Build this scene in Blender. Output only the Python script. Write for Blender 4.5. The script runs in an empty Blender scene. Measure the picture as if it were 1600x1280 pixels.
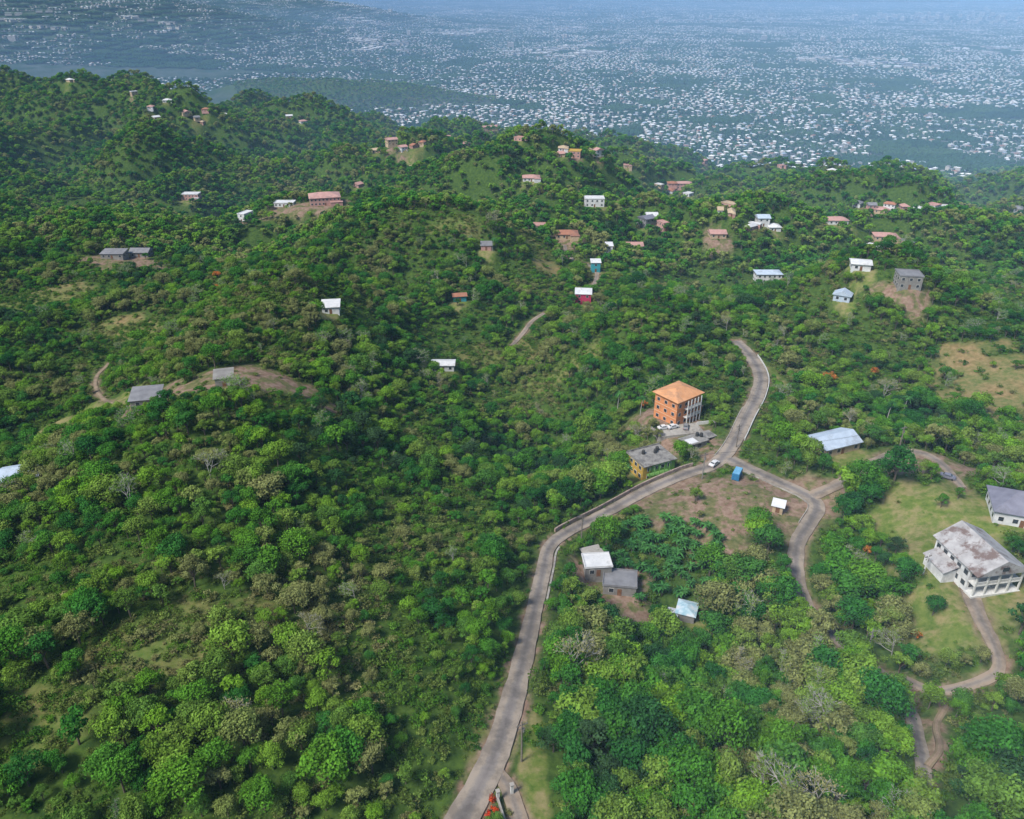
import bpy, math, random
import numpy as np
from mathutils import Vector, Matrix
random.seed(7); RNG=np.random.RandomState(11)
scene=bpy.context.scene
scene.view_settings.view_transform='Standard'; scene.view_settings.look='None'
scene.view_settings.exposure=0

# ------------------------------------------------------------ camera
CAMZ=140.0; PITCH=math.radians(28.0); F=1256.0
cam=bpy.data.cameras.new("camera"); camo=bpy.data.objects.new("camera",cam)
scene.collection.objects.link(camo); scene.camera=camo
camo.location=(0,0,CAMZ); camo.rotation_euler=(math.pi/2-PITCH,0,0)
cam.sensor_width=36; cam.sensor_fit='HORIZONTAL'; cam.lens=36*F/1600
cam.clip_start=0.5; cam.clip_end=200000

# ------------------------------------------------------------ noise
def _hash(ix,iy,seed):
    n=(ix.astype(np.int64)*374761393+iy.astype(np.int64)*668265263+seed*1442695041)&0x7fffffff
    n=((n^(n>>13))*1274126177)&0x7fffffff
    n=(n^(n>>16))&0x7fffffff
    return n/float(0x7fffffff)
def perlin(x,y,seed=0):
    x=np.asarray(x,float); y=np.asarray(y,float)
    x0=np.floor(x); y0=np.floor(y); fx=x-x0; fy=y-y0
    def g(ix,iy,dx,dy):
        a=_hash(ix,iy,seed)*2*np.pi
        return np.cos(a)*dx+np.sin(a)*dy
    u=fx*fx*fx*(fx*(fx*6-15)+10); v=fy*fy*fy*(fy*(fy*6-15)+10)
    n00=g(x0,y0,fx,fy); n10=g(x0+1,y0,fx-1,fy); n01=g(x0,y0+1,fx,fy-1); n11=g(x0+1,y0+1,fx-1,fy-1)
    return ((n00*(1-u)+n10*u)*(1-v)+(n01*(1-u)+n11*u)*v)*1.5
def fbm(x,y,sc,o=3,seed=0):
    s=0;a=1;t=0
    for i in range(o):
        s=s+a*perlin(x/sc,y/sc,seed+i*17); t+=a; a*=.5; sc*=.5
    return s/t
def sst(a,b,x):
    t=np.clip((x-a)/(b-a),0,1); return t*t*(3-2*t)

# ------------------------------------------------------------ base terrain
PLAIN=-220.0
YS=[-300,0,100,180,230,300,450,650,900,1200,1500,1700,2000,2300,1e6]
HS=[30,24,20,7,1,-3,-15,-32,-60,-90,-112,-140,-194,PLAIN,PLAIN]
HILLS=[ # x,y,amp,rx,ry,rot
 (-100,330,32,44,62,0),(-88,215,22,44,70,0),(-190,430,12,70,60,0),(-60,120,4,60,40,0),
 (14,262,-25,32,48,20),(-8,330,-16,38,40,0),(-190,250,-12,40,60,0),
 (66,345,21,30,34,0),(178,362,34,46,44,0),(225,290,12,50,40,0),
 (-32,500,36,62,60,0),(120,470,-14,40,60,0),(-170,640,24,60,60,0),(60,640,24,60,50,0),
 (45,142,-17,32,34,0),(85,120,-8,30,25,0),(128,186,6,30,22,0),(90,165,-8,18,30,0),
 (260,480,-18,60,60,0),
 (60,800,32,90,70,0),(330,820,38,120,70,0),(-380,900,30,120,80,0),(-120,980,34,110,70,0),(190,980,28,100,60,0),(-250,760,-22,60,60,0),(480,720,-16,80,60,0),(-40,1180,-26,90,70,0),(-300,1120,-26,90,80,0),
 (-860,1480,95,430,330,0),(-520,1250,35,220,160,20),
 (-620,2800,66,230,110,0),(-360,2900,48,220,90,0),(-820,3000,60,240,130,0),(-3000,5600,300,1500,1300,0),(-5200,8500,420,2600,2200,0),(-1800,8200,130,900,900,0),
 (6000,17500,420,1500,900,0),
]
def H0(x,y):
    x=np.asarray(x,float); y=np.asarray(y,float)
    yy=y+470*sst(-50,420,x)*sst(500,1100,y)
    h=np.interp(yy,YS,HS)
    for (cx,cy,a,rx,ry,r) in HILLS:
        c,s=math.cos(math.radians(r)),math.sin(math.radians(r))
        dx=(x-cx)*c+(y-cy)*s; dy=-(x-cx)*s+(y-cy)*c
        h=h+a*np.exp(-(dx/rx)**2-(dy/ry)**2)
    A=np.interp(yy,[0,300,500,800,1100,1600,2000,2400],[1.5,5,14,34,42,36,12,1.0])
    A=A+9*np.exp(-((x+600)/380)**2-((y-2880)/200)**2)
    w=fbm(x,y,260,2,5)*60
    n=np.abs(perlin((x+w)/190,(y-w)/170,3))*2.3-.55
    n2=np.abs(perlin((x-w)/80,(y+w)/75,9))*2.0-.4
    h=h+A*(n+.30*n2)
    far=sst(4000,7000,y)*sst(-1000,-3000,x)
    h=h+far*fbm(x,y,900,3,21)*90
    return h

# ------------------------------------------------------------ locate photographed points on the ground
cp,sp=math.cos(PITCH),math.sin(PITCH)
TT=np.geomspace(70,30000,2600)
def locate(px,py,Hf):
    u=(px-800)/F; v=(640-py)/F
    X=TT*u; Y=TT*(cp+v*sp); Z=CAMZ+TT*(-sp+v*cp)
    d=Z-Hf(X,Y)
    i=int(np.argmax(d<0))
    if i==0: i=len(TT)-1
    a=d[i-1]/(d[i-1]-d[i]+1e-9); t=TT[i-1]+(TT[i]-TT[i-1])*a
    return t*u, t*(cp+v*sp), t
# ------------------------------------------------------------ roads
def catmull(P,step=1.4):
    P=[np.array(p,float) for p in P]; P=[2*P[0]-P[1]]+P+[2*P[-1]-P[-2]]
    out=[]
    for i in range(1,len(P)-2):
        n=max(2,int(np.linalg.norm(P[i+1]-P[i])/step))
        for k in range(n):
            t=k/n
            out.append(.5*((2*P[i])+(-P[i-1]+P[i+1])*t+(2*P[i-1]-5*P[i]+4*P[i+1]-P[i+2])*t*t+(-P[i-1]+3*P[i]-3*P[i+1]+P[i+2])*t**3))
    out.append(P[-2]); return np.array(out)
def smooth(a,n):
    k=np.ones(n)/n; p=np.pad(a,(n//2,n-1-n//2),mode='edge'); return np.convolve(p,k,'valid')
ROADDEF=[
 ("main_road",[(715,1290),(752,1222),(782,1150),(806,1070),(824,1000),(838,940),(850,890),(858,858),(885,833),(940,805),(1010,770),(1070,742),(1118,722),(1146,690),(1166,650),(1184,615),(1188,585),(1172,558),(1150,532)],[5.4,3.9,3.8,4.8,5.4,5.6],'asphalt'),
 ("side_road",[(1140,712),(1175,728),(1215,748),(1262,770),(1278,788),(1262,820),(1246,850),(1244,895),(1256,945),(1285,985),(1330,1020),(1385,1070),(1418,1110),(1440,1165),(1450,1215),(1462,1262)],[5.0,4.0,2.2],'asphalt'),
 ("hill_road",[(1270,770),(1320,745),(1362,722),(1410,712),(1458,722),(1508,752)],[4.0,3.8,2.2],'gravel'),
 ("driveway",[(1512,915),(1530,960),(1556,1005),(1562,1040),(1520,1066),(1460,1083),(1410,1072)],[4.2,2.6,2.4],'gravel'),
 ("dirt_path",[(850,488),(832,500),(818,520),(800,542)],[2.2,2.6,2.2],'gravel'),
 ("dirt_path",[(882,380),(890,400),(930,425),(926,446),(908,456)],[2.4,2.4,2.4],'gravel'),
 ("farm_track",[(170,568),(150,596),(160,622),(200,632)],[1.6,1.6,2.5],'dirt'),
 ("gate_driveway",[(772,1198),(792,1225),(806,1262),(816,1300)],[2.4,2.8,3.0],'gravel'),
 ("footpath",[(1478,1105),(1462,1135),(1470,1165),(1452,1190)],[1.3,1.3,1.3],'dirt'),
]
ROADS=[]
for nm,pts,ws,kind in ROADDEF:
    P=[locate(a,b,H0)[:2] for a,b in pts]
    C=catmull(P); z=H0(C[:,0],C[:,1]); n=min(25,len(z)//3*2+1); z=smooth(smooth(z,n),n)
    w=np.interp(np.linspace(0,1,len(C)),np.linspace(0,1,len(ws)),ws)
    ROADS.append(dict(name=nm,C=C,z=z,w=w,kind=kind))
def zmain(p,R):
    d=np.hypot(R['C'][:,0]-p[0],R['C'][:,1]-p[1]); i=d.argmin(); return R['z'][i],d[i]
for R,src in ((ROADS[1],ROADS[0]),(ROADS[2],ROADS[1]),(ROADS[7],ROADS[0])):
    z0,_=zmain(R['C'][0],src); L=min(22,len(R['z'])); k=np.linspace(1,0,L)**1.5
    R['z'][:L]=R['z'][:L]+(z0-R['z'][0])*k
ALLP=np.vstack([R['C'] for R in ROADS]); ALLZ=np.concatenate([R['z'] for R in ROADS]); ALLW=np.concatenate([R['w'] for R in ROADS])/2
def roadinfo(x,y,upto=None):
    x=np.asarray(x,float).ravel(); y=np.asarray(y,float).ravel()
    AP,AZ,AW=ALLP,ALLZ,ALLW
    if upto is not None: AP,AZ,AW=AP[:upto],AZ[:upto],AW[:upto]
    D=np.full(x.shape,1e3); Z=np.zeros(x.shape)
    near=np.where((y<620)&(np.abs(x)<340))[0]
    for s in range(0,len(near),20000):
        ii=near[s:s+20000]
        d=np.hypot(x[ii,None]-AP[None,:,0],y[ii,None]-AP[None,:,1])-AW[None,:]
        j=d.argmin(1); D[ii]=d[np.arange(len(ii)),j]
        wt=np.exp(-(d-D[ii][:,None])/0.8); wt[wt<.02]=0
        Z[ii]=(wt*AZ[None,:]).sum(1)/wt.sum(1)
    return D,Z
def H1(x,y):
    h=H0(x,y); sh=h.shape; D,Z=roadinfo(x,y); h=h.ravel()
    k=1-sst(1.0,9.0,D); h=h*(1-k)+(Z-0.12-.25*(D<.3))*k
    return h.reshape(sh)
PADS=[]
def addpad(x,y,r,dz=0,r2=None):
    z=float(H1(np.array([x]),np.array([y]))[0])+dz
    PADS.append((x,y,r,z,r2 or r*1.9)); return z
def H2(x,y,ret=False):
    x=np.asarray(x,float); y=np.asarray(y,float)
    h=H0(x,y); sh=h.shape; h=h.ravel(); D,Z=roadinfo(x,y)
    xr=x.ravel(); yr=y.ravel()
    for (cx,cy,r,z,r2) in PADS:
        d=np.hypot(xr-cx,yr-cy); k=1-sst(r,r2,d); h=h*(1-k)+z*k
    k=1-sst(1.0,9.0,D); h=h*(1-k)+(Z-0.12-.25*(D<.3))*k
    h=h.reshape(sh)
    return (h,D.reshape(sh)) if ret else h
def loc1(px,py): return locate(px,py,H1)

# ------------------------------------------------------------ materials
MATS={}
def newmat(name):
    m=bpy.data.materials.new(name); m.use_nodes=True; nt=m.node_tree; nt.nodes.clear()
    out=nt.nodes.new('ShaderNodeOutputMaterial'); return m,nt,out
def pm(name,c1,c2=None,scale=1.0,rough=.8,bump=0.0,stain=None,coord='Object'):
    if name in MATS: return MATS[name]
    m,nt,out=newmat(name); N=nt.nodes; L=nt.links
    b=N.new('ShaderNodeBsdfPrincipled'); b.inputs['Roughness'].default_value=rough
    b.inputs['Specular IOR Level'].default_value=.3
    tc=N.new('ShaderNodeTexCoord')
    nz=N.new('ShaderNodeTexNoise'); nz.inputs['Scale'].default_value=scale; nz.inputs['Detail'].default_value=6
    L.new(tc.outputs[coord],nz.inputs['Vector'])
    c2=c2 or tuple(v*.75 for v in c1)
    r=N.new('ShaderNodeValToRGB'); r.color_ramp.elements[0].position=.35; r.color_ramp.elements[1].position=.65
    r.color_ramp.elements[0].color=(*c2,1); r.color_ramp.elements[1].color=(*c1,1)
    L.new(nz.outputs['Fac'],r.inputs['Fac']); col=r.outputs['Color']
    if stain:
        n2=N.new('ShaderNodeTexNoise'); n2.inputs['Scale'].default_value=scale*.45; n2.inputs['Detail'].default_value=8; n2.inputs['Roughness'].default_value=.7
        L.new(tc.outputs[coord],n2.inputs['Vector'])
        r2=N.new('ShaderNodeValToRGB'); r2.color_ramp.elements[0].position=.5; r2.color_ramp.elements[1].position=.6
        L.new(n2.outputs['Fac'],r2.inputs['Fac'])
        mx=N.new('ShaderNodeMixRGB'); L.new(r2.outputs['Color'],mx.inputs['Fac']); L.new(col,mx.inputs[1]); mx.inputs[2].default_value=(*stain,1); col=mx.outputs[0]
    L.new(col,b.inputs['Base Color'])
    if bump:
        bp=N.new('ShaderNodeBump'); bp.inputs['Strength'].default_value=bump; bp.inputs['Distance'].default_value=.1
        L.new(nz.outputs['Fac'],bp.inputs['Height']); L.new(bp.outputs[0],b.inputs['Normal'])
    L.new(b.outputs[0],out.inputs['Surface']); MATS[name]=m; return m

def foliage(name,cols,spread=1.0,transl=.25,lo=.32,hi=1.75):
    m,nt,out=newmat(name); N=nt.nodes; L=nt.links
    oi=N.new('ShaderNodeObjectInfo')
    r=N.new('ShaderNodeValToRGB'); cr=r.color_ramp; n=len(cols)
    cr.elements[0].color=(*cols[0],1); cr.elements[0].position=0
    cr.elements[1].color=(*cols[-1],1); cr.elements[1].position=1
    for i in range(1,n-1):
        e=cr.elements.new(i/(n-1)); e.color=(*cols[i],1)
    nz=N.new('ShaderNodeTexNoise'); nz.inputs['Scale'].default_value=.022; nz.inputs['Detail'].default_value=3
    L.new(oi.outputs['Location'],nz.inputs['Vector'])
    a=N.new('ShaderNodeMath'); a.operation='MULTIPLY_ADD'; L.new(nz.outputs['Fac'],a.inputs[0]); a.inputs[1].default_value=2.3; a.inputs[2].default_value=-.95
    b=N.new('ShaderNodeMath'); b.operation='MULTIPLY_ADD'; L.new(oi.outputs['Random'],b.inputs[0]); b.inputs[1].default_value=.8; L.new(a.outputs[0],b.inputs[2])
    L.new(b.outputs[0],r.inputs['Fac'])
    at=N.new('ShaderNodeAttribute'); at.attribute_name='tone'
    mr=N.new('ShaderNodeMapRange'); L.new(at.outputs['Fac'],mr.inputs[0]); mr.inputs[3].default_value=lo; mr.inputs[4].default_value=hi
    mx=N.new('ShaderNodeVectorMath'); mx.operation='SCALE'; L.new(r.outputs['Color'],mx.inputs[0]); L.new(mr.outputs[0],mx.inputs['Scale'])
    d=N.new('ShaderNodeBsdfDiffuse'); L.new(mx.outputs[0],d.inputs['Color'])
    t=N.new('ShaderNodeBsdfTranslucent'); L.new(mx.outputs[0],t.inputs['Color'])
    ms=N.new('ShaderNodeMixShader'); ms.inputs[0].default_value=transl; L.new(d.outputs[0],ms.inputs[1]); L.new(t.outputs[0],ms.inputs[2])
    L.new(ms.outputs[0],out.inputs['Surface']); return m
GREENS=[(.04,.085,.032),(.022,.095,.022),(.045,.16,.02),(.10,.225,.02),(.035,.14,.024),(.13,.21,.035),(.14,.28,.022),(.18,.20,.07)]
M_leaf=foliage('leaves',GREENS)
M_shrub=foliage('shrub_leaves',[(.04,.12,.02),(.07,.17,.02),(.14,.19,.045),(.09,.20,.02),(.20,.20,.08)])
M_orange=foliage('orange_blossom',[(.42,.10,.03),(.50,.16,.04)])
M_red=foliage('red_blossom',[(.5,.03,.02),(.5,.08,.02)])
M_banana=foliage('banana_leaves',[(.035,.12,.03),(.07,.19,.045)])
M_bark=pm('bark',(.16,.13,.10),(.08,.065,.05),3)
M_greybark=pm('grey_bark',(.40,.38,.35),(.27,.26,.24),3)

# ------------------------------------------------------------ mesh builder
class MB:
    def __init__(s): s.v=[];s.f=[];s.m=[];s.t=[]
    def poly(s,pts,mi=0,tone=.5):
        n=len(s.v); s.v+= [tuple(p) for p in pts]; s.f.append(tuple(range(n,n+len(pts)))); s.m.append(mi); s.t.append(tone)
    def box(s,cx,cy,z0,sx,sy,h,mi=0,rot=0):
        c,q=math.cos(rot),math.sin(rot); P=[]
        for dz in (0,h):
            for ax,ay in ((-1,-1),(1,-1),(1,1),(-1,1)):
                x=ax*sx/2;y=ay*sy/2; P.append((cx+x*c-y*q,cy+x*q+y*c,z0+dz))
        n=len(s.v); s.v+=P
        for f in ((3,2,1,0),(4,5,6,7),(0,1,5,4),(1,2,6,5),(2,3,7,6),(3,0,4,7)):
            s.f.append(tuple(n+i for i in f)); s.m.append(mi); s.t.append(.5)
    def cyl(s,p0,p1,r0,r1,k=6,mi=0,cap=True):
        p0=Vector(p0);p1=Vector(p1); d=(p1-p0).normalized(); a=d.orthogonal().normalized(); b=d.cross(a); n=len(s.v)
        for p,r in((p0,r0),(p1,r1)):
            for i in range(k):
                an=2*math.pi*i/k; s.v.append(tuple(p+a*math.cos(an)*r+b*math.sin(an)*r))
        for i in range(k):
            j=(i+1)%k; s.f.append((n+i,n+j,n+k+j,n+k+i)); s.m.append(mi); s.t.append(.5)
        if cap:
            s.f.append(tuple(n+k+i for i in range(k))); s.m.append(mi); s.t.append(.5)
    def mesh(s,name,mats,tone=False):
        me=bpy.data.meshes.new(name); me.from_pydata(s.v,[],s.f)
        for m in mats: me.materials.append(m)
        me.polygons.foreach_set('material_index',s.m)
        if tone:
            a=me.attributes.new('tone','FLOAT','FACE'); a.data.foreach_set('value',s.t)
        me.update(); return me
    def obj(s,name,mats,parent=None,link=True,tone=False):
        o=bpy.data.objects.new(name,s.mesh(name,mats,tone))
        if link: scene.collection.objects.link(o)
        if parent: o.parent=parent
        return o
def empty(name,loc,rz=0):
    e=bpy.data.objects.new(name,None); e.empty_display_size=1; scene.collection.objects.link(e)
    e.location=loc; e.rotation_euler=(0,0,rz); return e

# ------------------------------------------------------------ vegetation forms
def rnd_unit(rs,n):
    v=rs.normal(size=(n,3)); return v/np.linalg.norm(v,axis=1)[:,None]
def make_tree(name,seed,R=3.6,Ht=7,nl=11,leaf=.45,nleaf=1500,flat=.75,mats=None,col=None,link=False,blossom=0):
    rs=np.random.RandomState(seed); b=MB(); cz=Ht-R*flat
    b.cyl((0,0,-1.5),(0.1,0,cz*.7),.24,.17,7,1)
    lobes=[]
    for i in range(nl):
        ph=i*2.4+rs.uniform(-.4,.4); q=(i+.5)/nl; rr=R*.74*math.sqrt(q)*rs.uniform(.75,1.15)
        z=cz+R*flat*(.72-.85*q*q)*rs.uniform(.7,1.2)
        lr=R*rs.uniform(.22,.42)
        lobes.append((rr*math.cos(ph),rr*math.sin(ph),z,lr,rs.uniform(-.28,.28)))
    for (x,y,z,lr,tn) in lobes:
        mid=(x*.4+rs.uniform(-.2,.2),y*.4,cz*.7+(z-cz*.7)*.4)
        b.cyl((0.1,0,cz*.62),mid,.12,.08,5,1,False); b.cyl(mid,(x,y,z),.08,.03,4,1,False)
    wsum=sum(l[3]**2 for l in lobes)
    for (x,y,z,lr,tn) in lobes:
        k=int(nleaf*lr*lr/wsum); U=rnd_unit(rs,k); U[:,2]=np.where(U[:,2]<-.45,-U[:,2],U[:,2])
        lump=1+.22*np.sin(U[:,0]*5+seed)*np.cos(U[:,1]*6+z)
        rad=lr*rs.uniform(.65,1.15,size=k)*lump
        C=np.array([x,y,z])+U*rad[:,None]*np.array([1,1,.8])
        Nn=U*1.0+rnd_unit(rs,k)*.8+np.array([0,0,.4]); Nn/=np.linalg.norm(Nn,axis=1)[:,None]
        A=np.cross(Nn,rnd_unit(rs,k)); A/=np.linalg.norm(A,axis=1)[:,None]; B=np.cross(Nn,A)
        S=leaf*rs.uniform(.6,1.3,size=k)
        for j in range(k):
            c=C[j];a=A[j]*S[j]*.5;bb=B[j]*S[j]*.36;n=Nn[j]*S[j]*.12
            n0=len(b.v); b.v+=[tuple(c-a-n),tuple(c+bb*1.0),tuple(c+a-n),tuple(c-bb)]
            b.f.append((n0,n0+1,n0+2,n0+3)); b.m.append(2 if blossom and rs.rand()<blossom else 0)
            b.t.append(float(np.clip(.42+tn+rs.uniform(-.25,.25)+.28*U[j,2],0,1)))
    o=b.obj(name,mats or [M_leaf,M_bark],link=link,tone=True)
    if col: col.objects.link(o)
    return o
def make_bush(name,seed,R=1.2,n=260,leaf=.35,mats=None,col=None,link=False):
    rs=np.random.RandomState(seed); b=MB()
    for i in range(4): b.cyl((0,0,-.5),(rs.uniform(-.5,.5)*R,rs.uniform(-.5,.5)*R,R*.6),.04,.02,4,1,False)
    for i in range(6):
        ph=rs.uniform(0,6.28); rr=R*.85*rs.rand(); lr=R*rs.uniform(.25,.55); c0=np.array([rr*math.cos(ph),rr*math.sin(ph),R*rs.uniform(.2,.8)]); tn=rs.uniform(-.3,.3)
        k=n//6; U=rnd_unit(rs,k); U[:,2]=abs(U[:,2])-.1
        for j in range(k):
            c=c0+U[j]*lr*rs.uniform(.5,1.3); nn=U[j]+rnd_unit(rs,1)[0]*.8; nn/=np.linalg.norm(nn)
            a=np.cross(nn,rnd_unit(rs,1)[0]); a/=np.linalg.norm(a); bb=np.cross(nn,a); S=leaf*rs.uniform(.6,1.3)
            b.poly([c-a*S*.5,c+bb*S*.3,c+a*S*.5,c-bb*S*.3],0,float(np.clip(.5+tn+rs.uniform(-.25,.25),0,1)))
    o=b.obj(name,mats or [M_shrub,M_bark],link=link,tone=True)
    if col: col.objects.link(o)
    return o
def frond(b,o,ph,L,w,rise,droop,seg,mi,tone,rs):
    pts=[];
    for i in range(seg+1):
        t=i/seg; r=L*t; z=rise*t*L-droop*L*t*t
        pts.append((o[0]+math.cos(ph)*r,o[1]+math.sin(ph)*r,o[2]+z,w*math.sin(math.pi*min(.97,.12+t*.85))))
    sx,sy=-math.sin(ph),math.cos(ph)
    for i in range(seg):
        a=pts[i];c=pts[i+1]
        for sgn in(-1,1):
            b.poly([(a[0],a[1],a[2]),(c[0],c[1],c[2]),(c[0]+sx*c[3]*sgn,c[1]+sy*c[3]*sgn,c[2]-c[3]*.35),(a[0]+sx*a[3]*sgn,a[1]+sy*a[3]*sgn,a[2]-a[3]*.35)],mi,tone+rs.uniform(-.1,.1))
def make_banana(name,seed,col):
    rs=np.random.RandomState(seed); b=MB()
    for s in range(3):
        ox,oy=rs.uniform(-.9,.9,2); h=rs.uniform(1.8,2.8); b.cyl((ox,oy,-.5),(ox,oy,h),.14,.09,6,1)
        for i in range(8): frond(b,(ox,oy,h-.1),i*.8+rs.uniform(-.3,.3),rs.uniform(1.6,2.2),.3,rs.uniform(.5,1.0),rs.uniform(.6,1.0),5,0,rs.uniform(.0,.9),rs)
    o=b.obj(name,[M_banana,M_bark],link=False,tone=True); col.objects.link(o)
def make_palm(name,seed,col=None,link=False):
    rs=np.random.RandomState(seed); b=MB(); p=(0,0,-1)
    for i in range(5):
        q=(.1*i*i*.4,.05*i,(i+1)*1.5); b.cyl(p,q,.17-.015*i,.155-.015*i,6,1); p=q
    for i in range(18): frond(b,p,i*.35+rs.uniform(-.15,.15),rs.uniform(1.8,2.5),.22,rs.uniform(.1,.9),rs.uniform(.6,1.1),6,0,rs.uniform(.1,.8),rs)
    o=b.obj(name,[M_banana,M_greybark],link=link,tone=True)
    if col: col.objects.link(o)
    return o
def make_bare(name,seed,col):
    rs=np.random.RandomState(seed); b=MB()
    def br(p,d,L,r,k):
        q=(p[0]+d[0]*L,p[1]+d[1]*L,p[2]+d[2]*L); b.cyl(p,q,r,r*.65,5,1,False)
        if k==0: return
        for i in range(3):
            e=np.array(d)+rs.normal(size=3)*.55; e[2]=abs(e[2])*.8+.1; e/=np.linalg.norm(e); br(q,tuple(e),L*rs.uniform(.62,.85),r*.66,k-1)
    br((0,0,-1),(0,0,1),3.2,.2,5)
    P=[b.v[i] for i in range(0,len(b.v),7)]
    for c in P:
        if c[2]<3.5: continue
        for q in range(2):
            c2=np.array(c)+rs.normal(size=3)*.25; a=rnd_unit(rs,1)[0]*.2; d=rnd_unit(rs,1)[0]*.13
            b.poly([c2-a,c2+d,c2+a,c2-d],0,rs.uniform(.6,1))
    o=b.obj(name,[M_shrub,M_greybark],link=False,tone=True); col.objects.link(o)

C_near=bpy.data.collections.new('broadleaf_trees'); C_far=bpy.data.collections.new('hillside_trees'); C_bush=bpy.data.collections.new('shrubs'); C_ban=bpy.data.collections.new('banana_plants')
for i in range(8):
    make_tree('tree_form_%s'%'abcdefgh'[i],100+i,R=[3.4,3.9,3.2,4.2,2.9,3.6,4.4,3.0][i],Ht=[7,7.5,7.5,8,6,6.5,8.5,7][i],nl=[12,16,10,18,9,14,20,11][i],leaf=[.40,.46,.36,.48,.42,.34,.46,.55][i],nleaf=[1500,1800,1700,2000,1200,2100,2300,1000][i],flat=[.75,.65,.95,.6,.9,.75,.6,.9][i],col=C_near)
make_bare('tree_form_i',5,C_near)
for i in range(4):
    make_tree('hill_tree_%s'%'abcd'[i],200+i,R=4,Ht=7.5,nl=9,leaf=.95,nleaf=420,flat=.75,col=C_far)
for i in range(4): make_bush('shrub_form_%s'%'abcd'[i],300+i,R=1.2+.25*i,col=C_bush)
for i in range(2): make_banana('banana_form_%s'%'ab'[i],400+i,C_ban)

def scatter(name,P,S,Rz,I,coll):
    me=bpy.data.meshes.new(name); n=len(P); me.vertices.add(n); me.vertices.foreach_set('co',np.asarray(P,np.float32).ravel())
    a=me.attributes.new('scl','FLOAT_VECTOR','POINT'); a.data.foreach_set('vector',np.asarray(S,np.float32).ravel())
    R3=np.zeros((n,3),np.float32); R3[:,2]=Rz; R3[:,0]=RNG.uniform(-.06,.06,n)
    a=me.attributes.new('rot','FLOAT_VECTOR','POINT'); a.data.foreach_set('vector',R3.ravel())
    a=me.attributes.new('idx','INT','POINT'); a.data.foreach_set('value',np.asarray(I,np.int32))
    o=bpy.data.objects.new(name,me); scene.collection.objects.link(o)
    g=bpy.data.node_groups.new(name+'_nodes','GeometryNodeTree')
    g.interface.new_socket('Geometry',in_out='INPUT',socket_type='NodeSocketGeometry'); g.interface.new_socket('Geometry',in_out='OUTPUT',socket_type='NodeSocketGeometry')
    N=g.nodes;L=g.links; gi=N.new('NodeGroupInput'); go=N.new('NodeGroupOutput'); ip=N.new('GeometryNodeInstanceOnPoints')
    ci=N.new('GeometryNodeCollectionInfo'); ci.inputs['Collection'].default_value=coll; ci.inputs['Separate Children'].default_value=True; ci.inputs['Reset Children'].default_value=True
    def na(nm,t):
        q=N.new('GeometryNodeInputNamedAttribute'); q.data_type=t; q.inputs['Name'].default_value=nm; return q.outputs['Attribute']
    L.new(gi.outputs[0],ip.inputs['Points']); L.new(ci.outputs[0],ip.inputs['Instance']); ip.inputs['Pick Instance'].default_value=True
    L.new(na('idx','INT'),ip.inputs['Instance Index']); L.new(na('rot','FLOAT_VECTOR'),ip.inputs['Rotation']); L.new(na('scl','FLOAT_VECTOR'),ip.inputs['Scale'])
    L.new(ip.outputs[0],go.inputs[0]); md=o.modifiers.new('scatter','NODES'); md.node_group=g
    return o

# ------------------------------------------------------------ buildings
WIN=pm('window_glass',(.03,.035,.04),(.05,.06,.07),.5,.15)
WHT=pm('white_trim',(.62,.62,.60),(.50,.50,.48),2,.6)
CONC=pm('concrete',(.27,.26,.24),(.18,.17,.16),.8,.9,stain=(.12,.115,.11))
CONCL=pm('pale_concrete',(.38,.36,.32),(.29,.27,.245),.5,.9,stain=(.22,.2,.18))
DARK=pm('dark_metal',(.03,.03,.03),(.05,.05,.05),2,.5)
COL={ 'white':((.66,.66,.66),(.52,.53,.54)),'bluewhite':((.46,.54,.64),(.36,.43,.52)),'grey':((.24,.24,.25),(.16,.16,.17)),'slate':((.20,.20,.25),(.14,.14,.18)),
 'pink':((.50,.29,.25),(.40,.23,.20)),'terra':((.38,.17,.10),(.29,.13,.08)),'orange':((.64,.26,.11),(.56,.22,.09)),'orroof':((.62,.31,.15),(.50,.24,.11)),'cream':((.50,.38,.25),(.40,.31,.2)),
 'yellow':((.52,.34,.06),(.42,.27,.05)),'green':((.15,.32,.07),(.12,.26,.06)),'teal':((.05,.32,.38),(.04,.26,.30)),'magenta':((.50,.04,.11),(.40,.03,.09)),'blue':((.10,.30,.55),(.08,.24,.45)),'brown':((.16,.10,.07),(.11,.07,.05)),'conc':((.27,.26,.24),(.18,.17,.16))}
def wm(c): return pm('wall_'+c,*COL[c],.6,.85,stain=tuple(v*.72 for v in COL[c][0]))
def rm(c): return pm('roof_'+c,*COL[c],.35,.6,bump=.2,stain=tuple(v*.6+.03 for v in COL[c][0]))
HOUSES=[]; CLEAR=[] # x,y,rx,ry,kind(0 grass,1 dirt,2 dry scrub,3 straw slope)
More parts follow.
